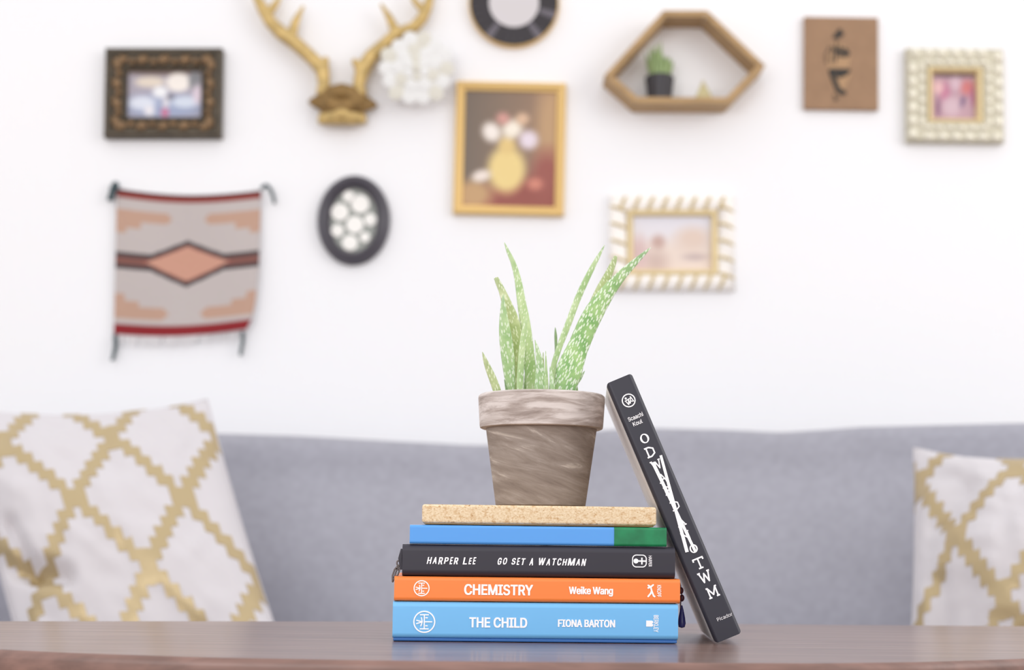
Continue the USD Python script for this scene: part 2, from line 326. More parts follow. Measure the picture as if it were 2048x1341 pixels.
for a, b in ((L0, lm - 0.003), (lm + 0.003, L1)):
    part(sf, 'seat_cushion', rbox(a, b, 2.12 - O[1], 2.83 - O[1], SEAT - 0.15, SEAT - 0.012, 0.045, 16), 'sofa_fabric')
part(sf, 'base_frame', rbox(L0 - 0.16, L1 + 0.16, 2.16 - O[1], 3.15 - O[1], 0.09, SEAT - 0.155, 0.02), 'sofa_fabric')
part(sf, 'back_frame', rbox(L0 - 0.16, L1 + 0.16, 3.105 - O[1], 3.185 - O[1], 0.2, 0.70, 0.03), 'sofa_fabric')
for a in (L0 - 0.16, L1 + 0.002):
    part(sf, 'armrest', rbox(a, a + 0.155, 2.14 - O[1], 3.1 - O[1], 0.2, 0.58, 0.05, 16), 'sofa_fabric')
for x in (L0 - 0.05, L1 + 0.05):
    for y in (2.26 - O[1], 3.05 - O[1]):
        part(sf, 'leg', sweep([(x, y, 0.14), (x, y, 0)], [0.026, 0.016], 14), 'sofa_leg_wood')

# ------------------------------------------------------------------ cushions with stepped gold lattice
def pillow(label, corners, puff, nodes, steps, dents, seed, pull=(0.03, 0.11), N=168):
    "corners TL TR BR BL as (pixel x, pixel y, depth); nodes: lattice crossings as (pixel x, pixel y, u, v)"
    C = np.array([at(*c) for c in corners]); base = (C[2] + C[3]) / 2
    o = thing('throw_pillow', label, 'cushion', base, group=None)
    s = np.linspace(-1, 1, N + 1); S, T = np.meshgrid(s, s, indexing='xy')      # T: +1 top
    su = S * (1 - pull[0] * (1 - T ** 2)); tv = T * (1 - pull[1] * (1 - S ** 2))
    a, b = (su + 1) / 2, (tv + 1) / 2
    Pm = ((1 - b)[..., None] * ((1 - a)[..., None] * C[3] + a[..., None] * C[2]) + b[..., None] * ((1 - a)[..., None] * C[0] + a[..., None] * C[1]))
    nrm = np.cross(C[1] - C[0], C[3] - C[0]); nrm /= np.linalg.norm(nrm); nrm *= -np.sign(nrm[1])     # towards the camera
    H = puff * (np.clip(1 - S ** 2, 0, 1) ** 0.55) * (np.clip(1 - T ** 2, 0, 1) ** 0.55) * (1 - 0.12 * (S * T) ** 2)
    W = meshkit.fbm(np.stack([S * 2.2, T * 2.2, np.full_like(S, seed)], -1), 3, seed) - 0.5
    edge = np.clip((1 - np.maximum(abs(S), abs(T))) * 5, 0, 1)
    Hf = H + 0.035 * W * edge
    for (x0, y0, x1, y1, dep, wd) in dents:
        d = np.array([x1 - x0, y1 - y0]); L = np.dot(d, d); t = np.clip(((S - x0) * d[0] + (T - y0) * d[1]) / L, 0, 1)
        dist = np.hypot(S - x0 - t * d[0], T - y0 - t * d[1]); Hf -= dep * np.exp(-(dist / wd) ** 2) * edge
    front = Pm + nrm * Hf[..., None] - base; back = Pm - nrm * (0.75 * H)[..., None] - base
    fm = surf(front); bm = surf(back, flip=True); body = cat_([fm, bm]); body.merge_vertices(1e-6); body.fix_normals()
    part(o, 'cover', body, 'pillow_linen', 60)
    # lattice cells, in blocks, counted in the pillow's own plane
    ctr = (s[:-1] + s[1:]) / 2; Sc, Tc = np.meshgrid(ctr, ctr, indexing='xy'); 
    W3 = (front + base - EYE).reshape(-1, 3); pxy = np.stack([CX + F * (W3 @ _r) / (W3 @ _d), CY - F * (W3 @ _u) / (W3 @ _d)], -1)
    st = np.array([[S.ravel()[k_], T.ravel()[k_], 1] for k_ in [np.argmin(((pxy - np.array(n_[:2])) ** 2).sum(1)) for n_ in nodes]])
    fit = np.linalg.lstsq(st, np.array([n_[2:] for n_ in nodes], float), rcond=None)[0]       # (S, T, 1) -> lattice (u, v)
    uv_ = np.stack([Sc, Tc, np.ones_like(Sc)], -1) @ fit; u, v = uv_[..., 0], uv_[..., 1]
    bu = np.floor(u * steps + 0.5).astype(int); bv = np.floor(v * steps + 0.5).astype(int)
    on = (((bu + bv) % steps) <= 1) | (((bu - bv) % steps) <= 1)
    k = np.arange((N + 1) ** 2).reshape(N + 1, N + 1)
    q = np.stack([k[:-1, :-1], k[:-1, 1:], k[1:, 1:], k[1:, :-1]], -1)[on]
    def normals(P):
        n = np.cross(np.gradient(P, axis=1), np.gradient(P, axis=0)); return n / (np.linalg.norm(n, axis=-1, keepdims=True) + 1e-12)
    nn = normals(front); nn *= np.sign((nn * nrm).sum(-1).mean())
    V = (front + nn * 0.0012).reshape(-1, 3); V2 = (front - nn * 0.0004).reshape(-1, 3)
    fs = np.vstack([q[:, [0, 1, 2]], q[:, [0, 2, 3]]])
    e = {}
    for quad in q:
        for i in range(4): e[(quad[i], quad[(i + 1) % 4])] = 1
    nV = len(V); side = [[(b_, a_, a_ + nV), (b_, a_ + nV, b_ + nV)] for a_, b_ in e if (b_, a_) not in e]
    fs = np.vstack([fs] + [np.array(x) for x in side])
    lat = trimesh.Trimesh(np.vstack([V, V2]), fs, process=False); lat.remove_unreferenced_vertices(); lat.fix_normals()
    part(o, 'foil_lattice', lat, 'gold_foil', 60)
    # piped seam round the edge
    loop = np.vstack([front[0], front[1:, -1], front[-1, -2::-1], front[-2:0:-1, 0]]); loop = np.vstack([loop, loop[:1]])[::4]
    part(o, 'seam', sweep(loop, 0.0022, 6), 'pillow_linen', 60)
    return o
pillow('white cushion with stepped gold lattice, slumped at the left end of the sofa',
       [(-105, 812, 2.60), (414, 800, 2.64), (590, 1376, 2.36), (62, 1380, 2.36)], 0.085, [(215, 868, 0, 0), (137, 1008, -.5, .5), (371, 995, .5, .5), (290, 1130, 0, 1), (505, 1158, 1, 1), (424, 886, 1, 0)], 13,
       [(-0.95, -0.25, -0.50, -0.42, 0.032, 0.08), (-0.8, 0.0, -0.72, -0.36, 0.018, 0.06)], 4)
pillow('white cushion with stepped gold lattice, upright near the right end of the sofa',
       [(1828, 897, 2.54), (2330, 884, 2.30), (2345, 1400, 2.10), (1818, 1372, 2.33)], 0.08, [(2024, 934, 0, 0), (1905, 1075, -.5, .5), (1998, 1200, 0, 1)], 13,
       [(-0.75, 0.2, -0.5, 0.55, 0.012, 0.12), (-0.7, -0.3, -0.65, -0.7, 0.012, 0.1)], 8, pull=(0.03, 0.15))

# ------------------------------------------------------------------ stack of books
YAW = 0.045                                    # the spines turn slightly: right end farther away
FRONT = on_z(1072, 1286.5, TABLE)              # middle of the stack's foot, at the spines
S0 = scale_at(1072, 1250, FRONT[1])
def book_shape(L, T, D, board=0.0024, spine=0.002, r=0.0025, overhang=0.003):
    outer = sbox(0, 0, D, T).buffer(-r).buffer(r, quad_segs=6); outer = unary_union([outer, sbox(D / 2, 0, D, T)])
    cover = outer.difference(sbox(spine, board, D + 1, T - board))
    pages = boxm(-L / 2 + overhang, L / 2 - overhang, spine + 0.001, D - 0.004, board, T - board)
    return along_x(cover, -L / 2, L / 2), pages
def stacked(label, px0, px1, zb, T, D, cover, dy=0.0, pages='paper', overhang=0.003, lift=0.0, **kw):
    "a book lying spine to the camera; returns its path and pixel -> local functions"
    pc = (px0 + px1) / 2; L = (px1 - px0) * S0 * 1.002
    dx = (pc - 1072) * S0
    loc = (FRONT[0] + dx * math.cos(YAW) - dy * math.sin(YAW), FRONT[1] + dx * math.sin(YAW) + dy * math.cos(YAW), zb)
    o = thing('book', label, 'book', loc, rz=YAW)
    c, pg = book_shape(L, T - lift, D, overhang=overhang, **kw); c, pg = move(c, (0, 0, lift)), move(pg, (0, 0, lift))
    part(o, 'cover', c, cover); part(o, 'page_block', pg, pages)
    return o, lambda px: (px - pc) * S0, L
def put(o, name, mesh, x, z, y=-0.00005, material='print_white'): return part(o, name, move(mesh, (x, y, z)), material, False)

Z = TABLE + 0.0004
# 1 light blue hardcover
T1 = 0.0325; b1, X, _ = stacked('thick light blue hardcover book lying at the bottom of the stack', 786, 1357, Z, T1, 0.155, 'cover_sky', r=0.0045, lift=0.0024)
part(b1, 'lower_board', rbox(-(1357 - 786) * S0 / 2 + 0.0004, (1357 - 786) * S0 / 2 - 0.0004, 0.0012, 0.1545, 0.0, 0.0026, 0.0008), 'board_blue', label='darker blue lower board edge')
put(b1, 'title', heavy('THE CHILD', 19 * S0, 115 * S0), X(996), T1 * 0.49)
put(b1, 'author_name', heavy('FIONA BARTON', 14 * S0, 114 * S0), X(1173), T1 * 0.49)
put(b1, 'imprint_name', text('BERKLEY', 9 * S0, width=34 * S0).apply_transform(trimesh.transformations.rotation_matrix(math.pi / 2, [0, 1, 0])), X(1313), T1 * 0.5)
put(b1, 'imprint_mark', flat_print(unary_union([sbox(-6 * S0, -6 * S0, 5 * S0, 6 * S0), Point(5 * S0, 3 * S0).buffer(3 * S0), Point(5 * S0, -3 * S0).buffer(3 * S0)])), X(1299), T1 * 0.5)
def emblem(R, w):
    ring = Point(0, 0).buffer(R, quad_segs=16).difference(Point(0, 0).buffer(R - w, quad_segs=16)); k = R / 22
    ls = [[(-9, 14), (9, 14)], [(-9, -14), (9, -14)], [(0, 14), (0, -14)], [(2, 8), (7, 8)], [(2, -8), (7, -8)], [(0, 0), (16, 0)], [(-16, 3), (-4, 0), (-16, -4)], [(-6, 9), (-4, 0), (-7, -9)]]
    return unary_union([ring, strokes([[(a * k, b * k) for a, b in l] for l in ls], w * 0.9)])
put(b1, 'emblem', flat_print(emblem(22 * S0, 2.6 * S0)), X(848.5), T1 * 0.49)
Z += T1 + 0.0004
# 2 orange
T2 = 0.0203; b2, X, _ = stacked('bright orange hardcover book lying on the light blue one', 788, 1361, Z, T2, 0.150, 'cover_orange', dy=0.0005, r=0.0035)
put(b2, 'title', heavy('CHEMISTRY', 20 * S0, 137 * S0), X(996), T2 * 0.49)
put(b2, 'author_name', heavy('Weike Wang', 14 * S0, 88 * S0), X(1181.5), T2 * 0.5)
put(b2, 'imprint_name', text('KNOPF', 8 * S0, width=24 * S0).apply_transform(trimesh.transformations.rotation_matrix(math.pi / 2, [0, 1, 0])), X(1319), T2 * 0.51)
dog = strokes([[(a * S0, b * S0) for a, b in l] for l in ([(-6, 11), (-1, 8), (4, 12)], [(-1, 8), (1, 0), (-1, -5), (-6, -11)], [(1, 0), (5, -10), (7, -11)], [(-6, 6), (-1, 8)])], 3.4 * S0, 1)
put(b2, 'imprint_mark', flat_print(dog), X(1303), T2 * 0.51)
put(b2, 'emblem', flat_print(emblem(16 * S0, 2.2 * S0)), X(842), T2 * 0.52)
Z += T2 + 0.0004
# 3 charcoal jacket
T3 = 0.0261; b3, X, L3 = stacked('charcoal black hardcover book with white hand-lettered spine, lying on the orange one', 803, 1351, Z, T3, 0.150, 'cover_black', dy=0.001, r=0.0055)
put(b3, 'author_name', spaced('HARPER LEE', 13 * S0, 100 * S0, 0.2), X(901), T3 * 0.49)
put(b3, 'title', spaced('GO SET A WATCHMAN', 13 * S0, 180 * S0, 0.2), X(1082), T3 * 0.49)
rr = sbox(-15 * S0, -13 * S0, 15 * S0, 13 * S0).buffer(-9 * S0).buffer(9 * S0); rr = rr.difference(rr.buffer(-2.1 * S0))
mk = unary_union([rr, Point(-7 * S0, 0).buffer(5 * S0), strokes([[(-7 * S0, 0), (13 * S0, 0)], [(5 * S0, -7 * S0), (5 * S0, 7 * S0)]], 3 * S0)])
put(b3, 'imprint_mark', flat_print(mk), X(1279), T3 * 0.55)
put(b3, 'imprint_name', text('HARPER', 6.5 * S0, width=22 * S0).apply_transform(trimesh.transformations.rotation_matrix(math.pi / 2, [0, 1, 0])), X(1301), T3 * 0.55)
cap3 = sweep([(-L3 / 2 - 0.0003, 0.003, T3 - 0.004), (-L3 / 2 - 0.0012, 0.004, T3 * 0.55), (-L3 / 2 - 0.0003, 0.003, 0.005)], [0.0012, 0.0024, 0.0012], 10)
part(b3, 'headband', cap3, 'cover_black')
Z += T3 + 0.0004
# 4 blue and green
T4 = 0.0158; b4, X, L4 = stacked('slim glossy blue book with a green spine end, second from the top of the stack', 817, 1333, Z, T4, 0.140, 'cover_blue', dy=0.002, pages='paper')
gp = sbox(-0.0004, -0.0001, 0.139, T4 + 0.0001).buffer(-0.0025).buffer(0.0025, quad_segs=6).difference(sbox(0.0018, 0.0022, 0.2, T4 - 0.0022))
part(b4, 'green_band', along_x(gp, X(1228), L4 / 2 + 0.0003), 'cover_green', label='green end of the blue spine')
Z += T4 + 0.0004
# 5 cork slab
T5 = 0.0168; pc = (840 + 1314) / 2; dx = (pc - 1072) * S0; L5 = 474 * S0
loc5 = (FRONT[0] + dx * math.cos(YAW), FRONT[1] + dx * math.sin(YAW) + 0.003, Z)
ck = thing('cork_slab', 'speckled tan cork slab on top of the book stack, under the plant pot', 'cork trivet', loc5, rz=YAW)
part(ck, 'slab', rbox(-L5 / 2, L5 / 2, 0, 0.135, 0.0012, T5, 0.0022), 'cork')
part(ck, 'base_sheet', rbox(-L5 / 2 + 0.002, L5 / 2 - 0.002, 0.002, 0.133, 0, 0.003, 0.0012), 'shelf_wood')
Z5 = Z + T5

# ------------------------------------------------------------------ leaning book
A = on_z(1425, 1288, TABLE + 0.0006)
up_px = np.array([1209 - 1424, 767 - 1287.0]); Bp = at(1206, 767, A[1])
axis = Bp - A; LL = np.linalg.norm(axis); lean = math.atan2(-axis[0], axis[2])
TL = 0.0236
# local: x across the spine, z along it, y into the depth; foot corner at the origin
bl = thing('book', 'black hardcover book with white letters down the spine, leaning against the pot and stack', 'book', A + np.array([0.0027, 0, 0]), rz=-0.05, ry=-lean)
outer = sbox(0, 0, 0.150, TL).buffer(-0.004).buffer(0.004, quad_segs=6); outer = unary_union([outer, sbox(0.05, 0, 0.15, TL)])
def upright(m):     # from length along x (centred) to length along z
    v = m.vertices.copy(); m = m.copy(); m.vertices = np.stack([v[:, 2], v[:, 1], LL / 2 - v[:, 0]], 1); m.fix_normals(); return m
def soft_ends(m):
    "round the four outer corners of the upright book"
    r_ = 0.0028; q_ = sbox(0, 0, TL, LL).buffer(-r_).buffer(r_, quad_segs=5); pr_ = plate(q_, 0.01, 0.2); m.merge_vertices()
    mm = lambda t: m3.Manifold(m3.Mesh(np.asarray(t.vertices, np.float32), np.asarray(t.faces, np.uint32)))
    pr_.merge_vertices(); o_ = mm(m) ^ mm(pr_); return TM(o_) if o_.num_tri() else m
spine_wrap = outer.difference(sbox(0.0022, 0.0024, 1, TL - 0.0024)).intersection(sbox(-1, -1, 0.011, 1))
boards = outer.difference(sbox(0.0022, 0.0024, 1, TL - 0.0024)).intersection(sbox(0.011, -1, 1, 1))
part(bl, 'spine', soft_ends(upright(along_x(spine_wrap, -LL / 2, LL / 2))), 'cover_night')
part(bl, 'cover', soft_ends(upright(along_x(boards, -LL / 2, LL / 2))), 'cover_white', label='white cover boards')
part(bl, 'page_block', upright(boxm(-LL / 2 + 0.003, LL / 2 - 0.003, 0.0032, 0.146, 0.0024, TL - 0.0024)), 'paper')
ax2 = up_px / np.linalg.norm(up_px); wx2 = np.array([-ax2[1], ax2[0]]); kL = LL / np.linalg.norm(up_px)
def loc2(px, py):
    d = np.array([px - 1424, py - 1287.0]); return float(d @ wx2) * kL, float(d @ ax2) * kL
def put2(name, geom, px, py):
    x, z = loc2(px, py); m = flat_print(geom) if hasattr(geom, 'geom_type') else geom
    return part(bl, name, move(m, (x, -0.00005, z)), 'print_white', False)
k = kL
ringm = Point(0, 0).buffer(14 * k).difference(Point(0, 0).buffer(11.6 * k))
mono = strokes([[(a * k, b * k) for a, b in l] for l in ([(-8, 1), (3, 3)], [(-6, 0), (-3, -8), (0, 2), (0, -7)], [(1, -7), (6, 6), (9, -6)], [(3, -2), (7, -5)])], 2 * k)
put2('emblem', unary_union([ringm, mono, Point(-4 * k, 6 * k).buffer(2.2 * k)]), 1254.5, 801)
put2('author_name', text('Scaachi', 8 * k, width=32 * k), 1268, 834); put2('author_name', text('Koul', 8 * k, width=20 * k), 1272, 846)
put2('imprint_name', text('Picador', 7 * k, width=32 * k, bold=False), 1442, 1234)
G = {  # slab-serif capitals as strokes on a 10 x 10 box
 'O': None, 'D': [[(-3, -5), (-3, 5)], [(-5, 5), (0, 5), (4, 2.6), (4, -2.6), (0, -5), (-5, -5)]], 'T': [[(0, 5), (0, -5)], [(-5, 2.6), (-5, 5), (5, 5), (5, 2.6)], [(-2.4, -5), (2.4, -5)]],
 'W': [[(-5, 5), (-2.6, -5), (0, 3.4), (2.6, -5), (5, 5)], [(-6.4, 5), (-3.4, 5)], [(3.4, 5), (6.4, 5)]], 'M': [[(-4, -5), (-4, 5), (0, -2.6), (4, 5), (4, -5)], [(-5.8, -5), (-2.4, -5)], [(2.4, -5), (5.8, -5)], [(-5.6, 5), (-4, 5)], [(4, 5), (5.6, 5)]],
 'A': [[(-4, -5), (0, 5), (4, -5)], [(-2.4, -1.4), (2.4, -1.4)], [(-5.4, -5), (-2.6, -5)], [(2.6, -5), (5.4, -5)]], 'B': [[(-3, -5), (-3, 5)], [(-4.6, 5), (1, 5), (3, 3.6), (3, 1.4), (1, 0), (-3, 0)], [(1, 0), (4, -1.6), (4, -3.8), (1, -5), (-4.6, -5)]],
 'N': [[(-4, -5), (-4, 5), (4, -5), (4, 5)], [(-5.6, -5), (-2.4, -5)], [(2.4, 5), (5.6, 5)]]}
def letter(c, h, w):
    if c == 'O':
        e = affinity.scale(Point(0, 0).buffer(1, quad_segs=12), h * 0.48, h * 0.52); return e.difference(affinity.scale(Point(0, 0).buffer(1, quad_segs=12), h * 0.48 - w * 1.25, h * 0.52 - w * 0.7))
    return strokes([[(a * h / 10, b * h / 10) for a, b in l] for l in G[c]], w)
for c, px, py, h in (('O', 1286, 878, 19), ('D', 1297, 905, 19), ('T', 1393, 1128, 20), ('W', 1404, 1155, 20), ('M', 1419, 1185, 20),
                     ('W', 1309, 931, 17), ('A', 1321, 958, 16), ('B', 1331, 983, 15), ('D', 1346, 1013, 17), ('A', 1357, 1045, 17), ('N', 1366, 1074, 17), ('O', 1382, 1099, 17)):
    put2('initial', letter(c, h * k, 3.2 * k if h > 17 else 2.6 * k), px, py)
def bar(p0, p1, w0, w1):
    a, b = np.array(loc2(*p0)), np.array(loc2(*p1)); n = np.array([-(b - a)[1], (b - a)[0]]); n /= np.linalg.norm(n)
    return Polygon([a + n * w0 / 2, b + n * w1 / 2, b - n * w1 / 2, a - n * w0 / 2])
for p0, p1, w0, w1 in (((1302, 926), (1386, 1106), 7, 5.5), ((1318, 912), (1369, 1106), 5.5, 7)):
    part(bl, 'crossing_stroke', flat_print(bar(p0, p1, w0 * k, w1 * k), 0.0004 if p0[0] < 1310 else 0.0006), 'print_white', False)

# ------------------------------------------------------------------ bookmarks peeping out of the stack
yl = FRONT[1] - 0.012
Bk = at(790, 1128, yl + 0.02)
bm = thing('bookmark', 'silver wire bookmark charm hanging at the left end of the stack', 'bookmark', Bk)
def q(px, py): return at(px, py, yl + 0.012) - Bk
part(bm, 'cord', sweep([at(806, 1120, FRONT[1] + 0.05) - Bk, at(800, 1119, FRONT[1] + 0.01) - Bk, q(797, 1122)], 0.0004, 6), 'silver_wire')
part(bm, 'ring', sweep([q(797 + 3.2 * math.cos(a), 1127 + 5 * math.sin(a)) for a in np.linspace(0, 2 * math.pi, 14)], 0.0007, 6), 'silver_wire')
part(bm, 'wire_leaf', cat_([sweep([q(*c) for c in cc], 0.0007, 6) for cc in ([(796, 1132), (789, 1140), (785, 1152), (785, 1163)], [(797, 1132), (799, 1140), (796, 1150), (790, 1158), (785, 1163)], [(795, 1135), (791, 1148), (786, 1162)], [(793, 1138), (797, 1141)])]), 'silver_wire')
part(bm, 'end_bead', ellipsoid(q(785.5, 1163.5), (0.0009,) * 3), 'silver_wire')
Bk = at(1363, 1210, yl + 0.04)
bm = thing('bookmark', 'beaded bookmark with navy glass drop hanging at the right end of the stack', 'bookmark', Bk)
def q(px, py): return at(px, py, yl + 0.052) - Bk
part(bm, 'cord', sweep([q(1358, 1162), q(1361, 1172), q(1363.5, 1190), q(1361, 1208), q(1361, 1222)], 0.0006, 6), 'garnet_bead')
for y in (1182, 1197): part(bm, 'bead', ellipsoid(q(1362 + (y - 1182) * 0.12, y), (0.0022, 0.0022, 0.0030)), 'garnet_bead')
pr = [(0, 0), (0.0026, 0.0008), (0.0034, 0.004), (0.0028, 0.009), (0.0016, 0.015), (0.0006, 0.019), (0, 0.0195)]
part(bm, 'glass_drop', move(lathe(pr, 20), q(1363.5, 1257)), 'navy_glass')

# ------------------------------------------------------------------ potted aloe
PY = FRONT[1] + 0.072
pb = at(1081, 1012, PY); kp = scale_at(1081, 900, PY)
pot = thing('potted_aloe', 'spotted green aloe in a weathered grey-brown clay pot on the cork slab', 'potted plant', (pb[0], pb[1], Z5 + 0.0003))
Hh = (1012 - 787) * kp * 1.0; rt, rb_, rs, r0 = 127 * kp, 123.5 * kp, 111.5 * kp, 89.5 * kp; zr = Hh - 69 * kp
body = [(0, 0), (r0 - 0.002, 0), (r0, 0.0015)] + [(r0 + (rs - r0) * t, 0.0015 + (zr + 0.002 - 0.0015) * t) for t in np.linspace(0.05, 1, 14)] + [(rs - 0.004, zr + 0.004), (rs - 0.006, zr), (r0 - 0.006, 0.006), (0, 0.006)]
part(pot, 'pot', lathe(body, 96), 'clay_body', 40)
rim = [(rs - 0.007, zr + 0.001), (rb_ - 0.002, zr), (rb_ - 0.0004, zr + 0.0008), (rb_, zr + 0.0025)] + [(rb_ + (rt - rb_) * t, zr + 0.0025 + (Hh - zr - 0.006) * t) for t in np.linspace(0.1, 1, 8)] + [(rt - 0.0003, Hh - 0.0016), (rt - 0.0018, Hh - 0.0003), (rt - 0.004, Hh), (rt - 0.0055, Hh - 0.001), (rt - 0.0065, Hh - 0.004), (rs - 0.007, zr + 0.001)]
part(pot, 'rim', lathe(rim, 96), 'clay_rim', 40, label='chalky pale rim band')
so = lathe([(0, Hh - 0.012), (rt * 0.4, Hh - 0.0115), (rt * 0.75, Hh - 0.013), (rt - 0.007, Hh - 0.014), (rt - 0.007, Hh - 0.02), (0, Hh - 0.02)], 48)
part(pot, 'soil', so, 'soil', 40)
base = np.array([pb[0], pb[1], Z5 + 0.0003])
def leaf(pts, material, dy=0.0, dtip=None, name='leaf'):
    "pts: (pixel x, pixel y, width in pixels) from root to tip; dy: depth from the pot's axis"
    P = spline(pts, 34); dtip = dy if dtip is None else dtip; n = len(P); sec = 14
    t = np.linspace(0, 1, n); Y = PY + dy + (dtip - dy) * t ** 1.3
    c = np.array([at(a, b, y) for (a, b, _), y in zip(P, Y)]) - base
    w = P[:, 2] * kp / 2
    tg = np.gradient(c, axis=0); tg /= np.linalg.norm(tg, axis=1, keepdims=True)
    side = np.cross(tg, np.array([0, 1.0, 0])); side /= np.linalg.norm(side, axis=1, keepdims=True); nrm = np.cross(side, tg)   # nrm points away from or to the camera
    nrm *= -np.sign(nrm[:, 1:2])
    V = []
    for a in np.arange(sec) * 2 * math.pi / sec:
        ca, sa = math.cos(a), math.sin(a)
        th = (0.30 * sa if sa > 0 else 0.42 * sa) + 0.10 * (abs(ca) ** 2)
        V.append(c + side * (w * np.sign(ca) * abs(ca) ** 0.9)[:, None] + nrm * (w * th)[:, None])
    V = np.array(V); m = surf(V, closed_u=True); k0 = sec * n; vs = np.vstack([m.vertices, c[0], c[-1] + tg[-1] * 0.0006]); fs = list(m.faces)
    for i in range(sec):
        j = (i + 1) % sec; fs += [[i * n, k0, j * n], [i * n + n - 1, j * n + n - 1, k0 + 1]]
    m = trimesh.Trimesh(vs, np.array(fs), process=False); m.fix_normals()
    return part(pot, name, m, material, True)
leaf([(1062, 815, 20), (1064, 778, 24), (1060, 735, 24), (1054, 680, 23), (1049, 640, 21), (1043, 605, 18), (1036, 561, 14), (1026, 525, 10), (1016, 503, 7), (1009, 486, 1.5)], 'leaf_plain', 0.004, 0.012)
leaf([(1034, 815, 14), (1035, 778, 17), (1035, 725, 24), (1031, 680, 30), (1024, 640, 27), (1015, 612, 21), (1004, 582, 14), (996, 565, 11), (992, 556, 9)], 'leaf_olive', 0.000, 0.004)
leaf([(1022, 815, 15), (1021, 776, 18), (1018, 739, 24), (1014, 700, 27), (1010, 665, 24), (1007, 630, 15), (1006, 606, 8), (1007, 590, 1.5)], 'leaf_flecked', -0.008, -0.012)
leaf([(1040, 815, 12), (1040, 775, 14), (1043, 713, 13), (1047, 670, 11), (1051, 645, 7), (1054, 630, 1.5)], 'leaf_plain', -0.016, -0.016)
leaf([(1002, 812, 14), (993, 779, 16), (985, 757, 15), (977, 738, 12.5), (970, 720, 8), (965, 705, 1.5)], 'leaf_olive', -0.020, -0.024)
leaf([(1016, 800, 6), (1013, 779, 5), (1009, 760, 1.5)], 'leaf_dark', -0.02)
leaf([(1083, 815, 20), (1081, 778, 23), (1080, 735, 16), (1076, 707, 10), (1070, 681, 1.5)], 'leaf_flecked', -0.018, -0.02)
leaf([(1094, 815, 8), (1093, 776, 8), (1092, 735, 5), (1091.5, 703, 1.2)], 'leaf_plain', -0.022)
leaf([(1088, 800, 6), (1086, 735, 5), (1086.5, 706, 1.5)], 'leaf_olive', -0.012)
leaf([(1106, 815, 10), (1105, 776, 10), (1103, 755, 8), (1100, 734, 2)], 'leaf_flecked', -0.024)
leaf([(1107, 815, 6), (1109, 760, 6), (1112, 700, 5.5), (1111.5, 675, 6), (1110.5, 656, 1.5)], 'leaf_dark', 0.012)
leaf([(1100, 815, 9), (1103, 776, 10), (1107, 734, 11), (1116, 703, 11.5), (1137, 647, 13), (1157, 594, 13), (1182, 541, 11), (1197, 513, 7), (1209, 491, 1.5)], 'leaf_plain', 0.0, 0.01)
leaf([(1125, 815, 26), (1137, 745, 34), (1158, 690, 30), (1180, 635, 27), (1203, 578, 21), (1219, 545, 15.5), (1228, 523, 11), (1231.5, 513, 7)], 'leaf_olive', 0.004, 0.012)
leaf([(1128, 815, 38), (1131, 776, 43), (1139, 740, 51), (1157, 693, 42), (1184, 633, 40), (1210, 592, 32), (1237, 558, 22), (1256, 538, 17), (1277, 518, 11), (1292, 504, 6), (1301, 496, 1.5)], 'leaf_spotted', -0.016, -0.010)
leaf([(1142, 805, 10), (1150, 771, 10), (1160, 757, 7), (1169, 743, 1.5)], 'leaf_flecked', -0.006)
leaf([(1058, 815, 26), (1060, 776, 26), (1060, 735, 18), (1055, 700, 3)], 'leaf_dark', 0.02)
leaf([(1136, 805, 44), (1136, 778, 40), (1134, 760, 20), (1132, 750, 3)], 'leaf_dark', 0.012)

# ------------------------------------------------------------------ things on the wall
def wall_thing(name, label, cat, px, py, tilt=0.0, off=0.018):
    "origin on the wall at a pixel; tilt = clockwise lean seen in the photograph"
    c = at(px, py, WALL - off); o = thing(name, label, cat, (c[0], WALL - 0.0005, c[2]), ry=tilt - ROLL)
    return o, scale_at(px, py, WALL - off)
def picture(parent, w, h, y, fn, name='picture', nx=60, material='photo_print', thick=0.001):
    ny = max(8, int(nx * h / w)); u, v = np.meshgrid(np.linspace(0, 1, nx), np.linspace(0, 1, ny), indexing='xy')
    P = np.stack([(u - .5) * w, np.full_like(u, -y), (.5 - v) * h], -1); m = surf(P, flip=True)
    if m.face_normals[0][1] > 0: m.invert()
    col = np.array([lin(c) for c in fn(u, v).reshape(-1, 3)])
    part(parent, name, m, material, True, colors=col)
def layers(base, shapes):
    "painted print: base colour rows, then soft blobs (u, v, ru, rv, angle, colour, softness)"
    def fn(u, v):
        c = base(u, v) if callable(base) else np.broadcast_to(np.array(base, float), u.shape + (3,)).copy()
        for (cu, cv, ru, rv, ang, colr, soft) in shapes:
            a = math.radians(ang); du, dv = u - cu, v - cv
            d = np.hypot((du * math.cos(a) + dv * math.sin(a)) / ru, (-du * math.sin(a) + dv * math.cos(a)) / rv)
            k = np.clip((1 + soft - d) / (2 * soft), 0, 1)[..., None]; c = c * (1 - k) + np.array(colr, float) * k
        return c
    return fn

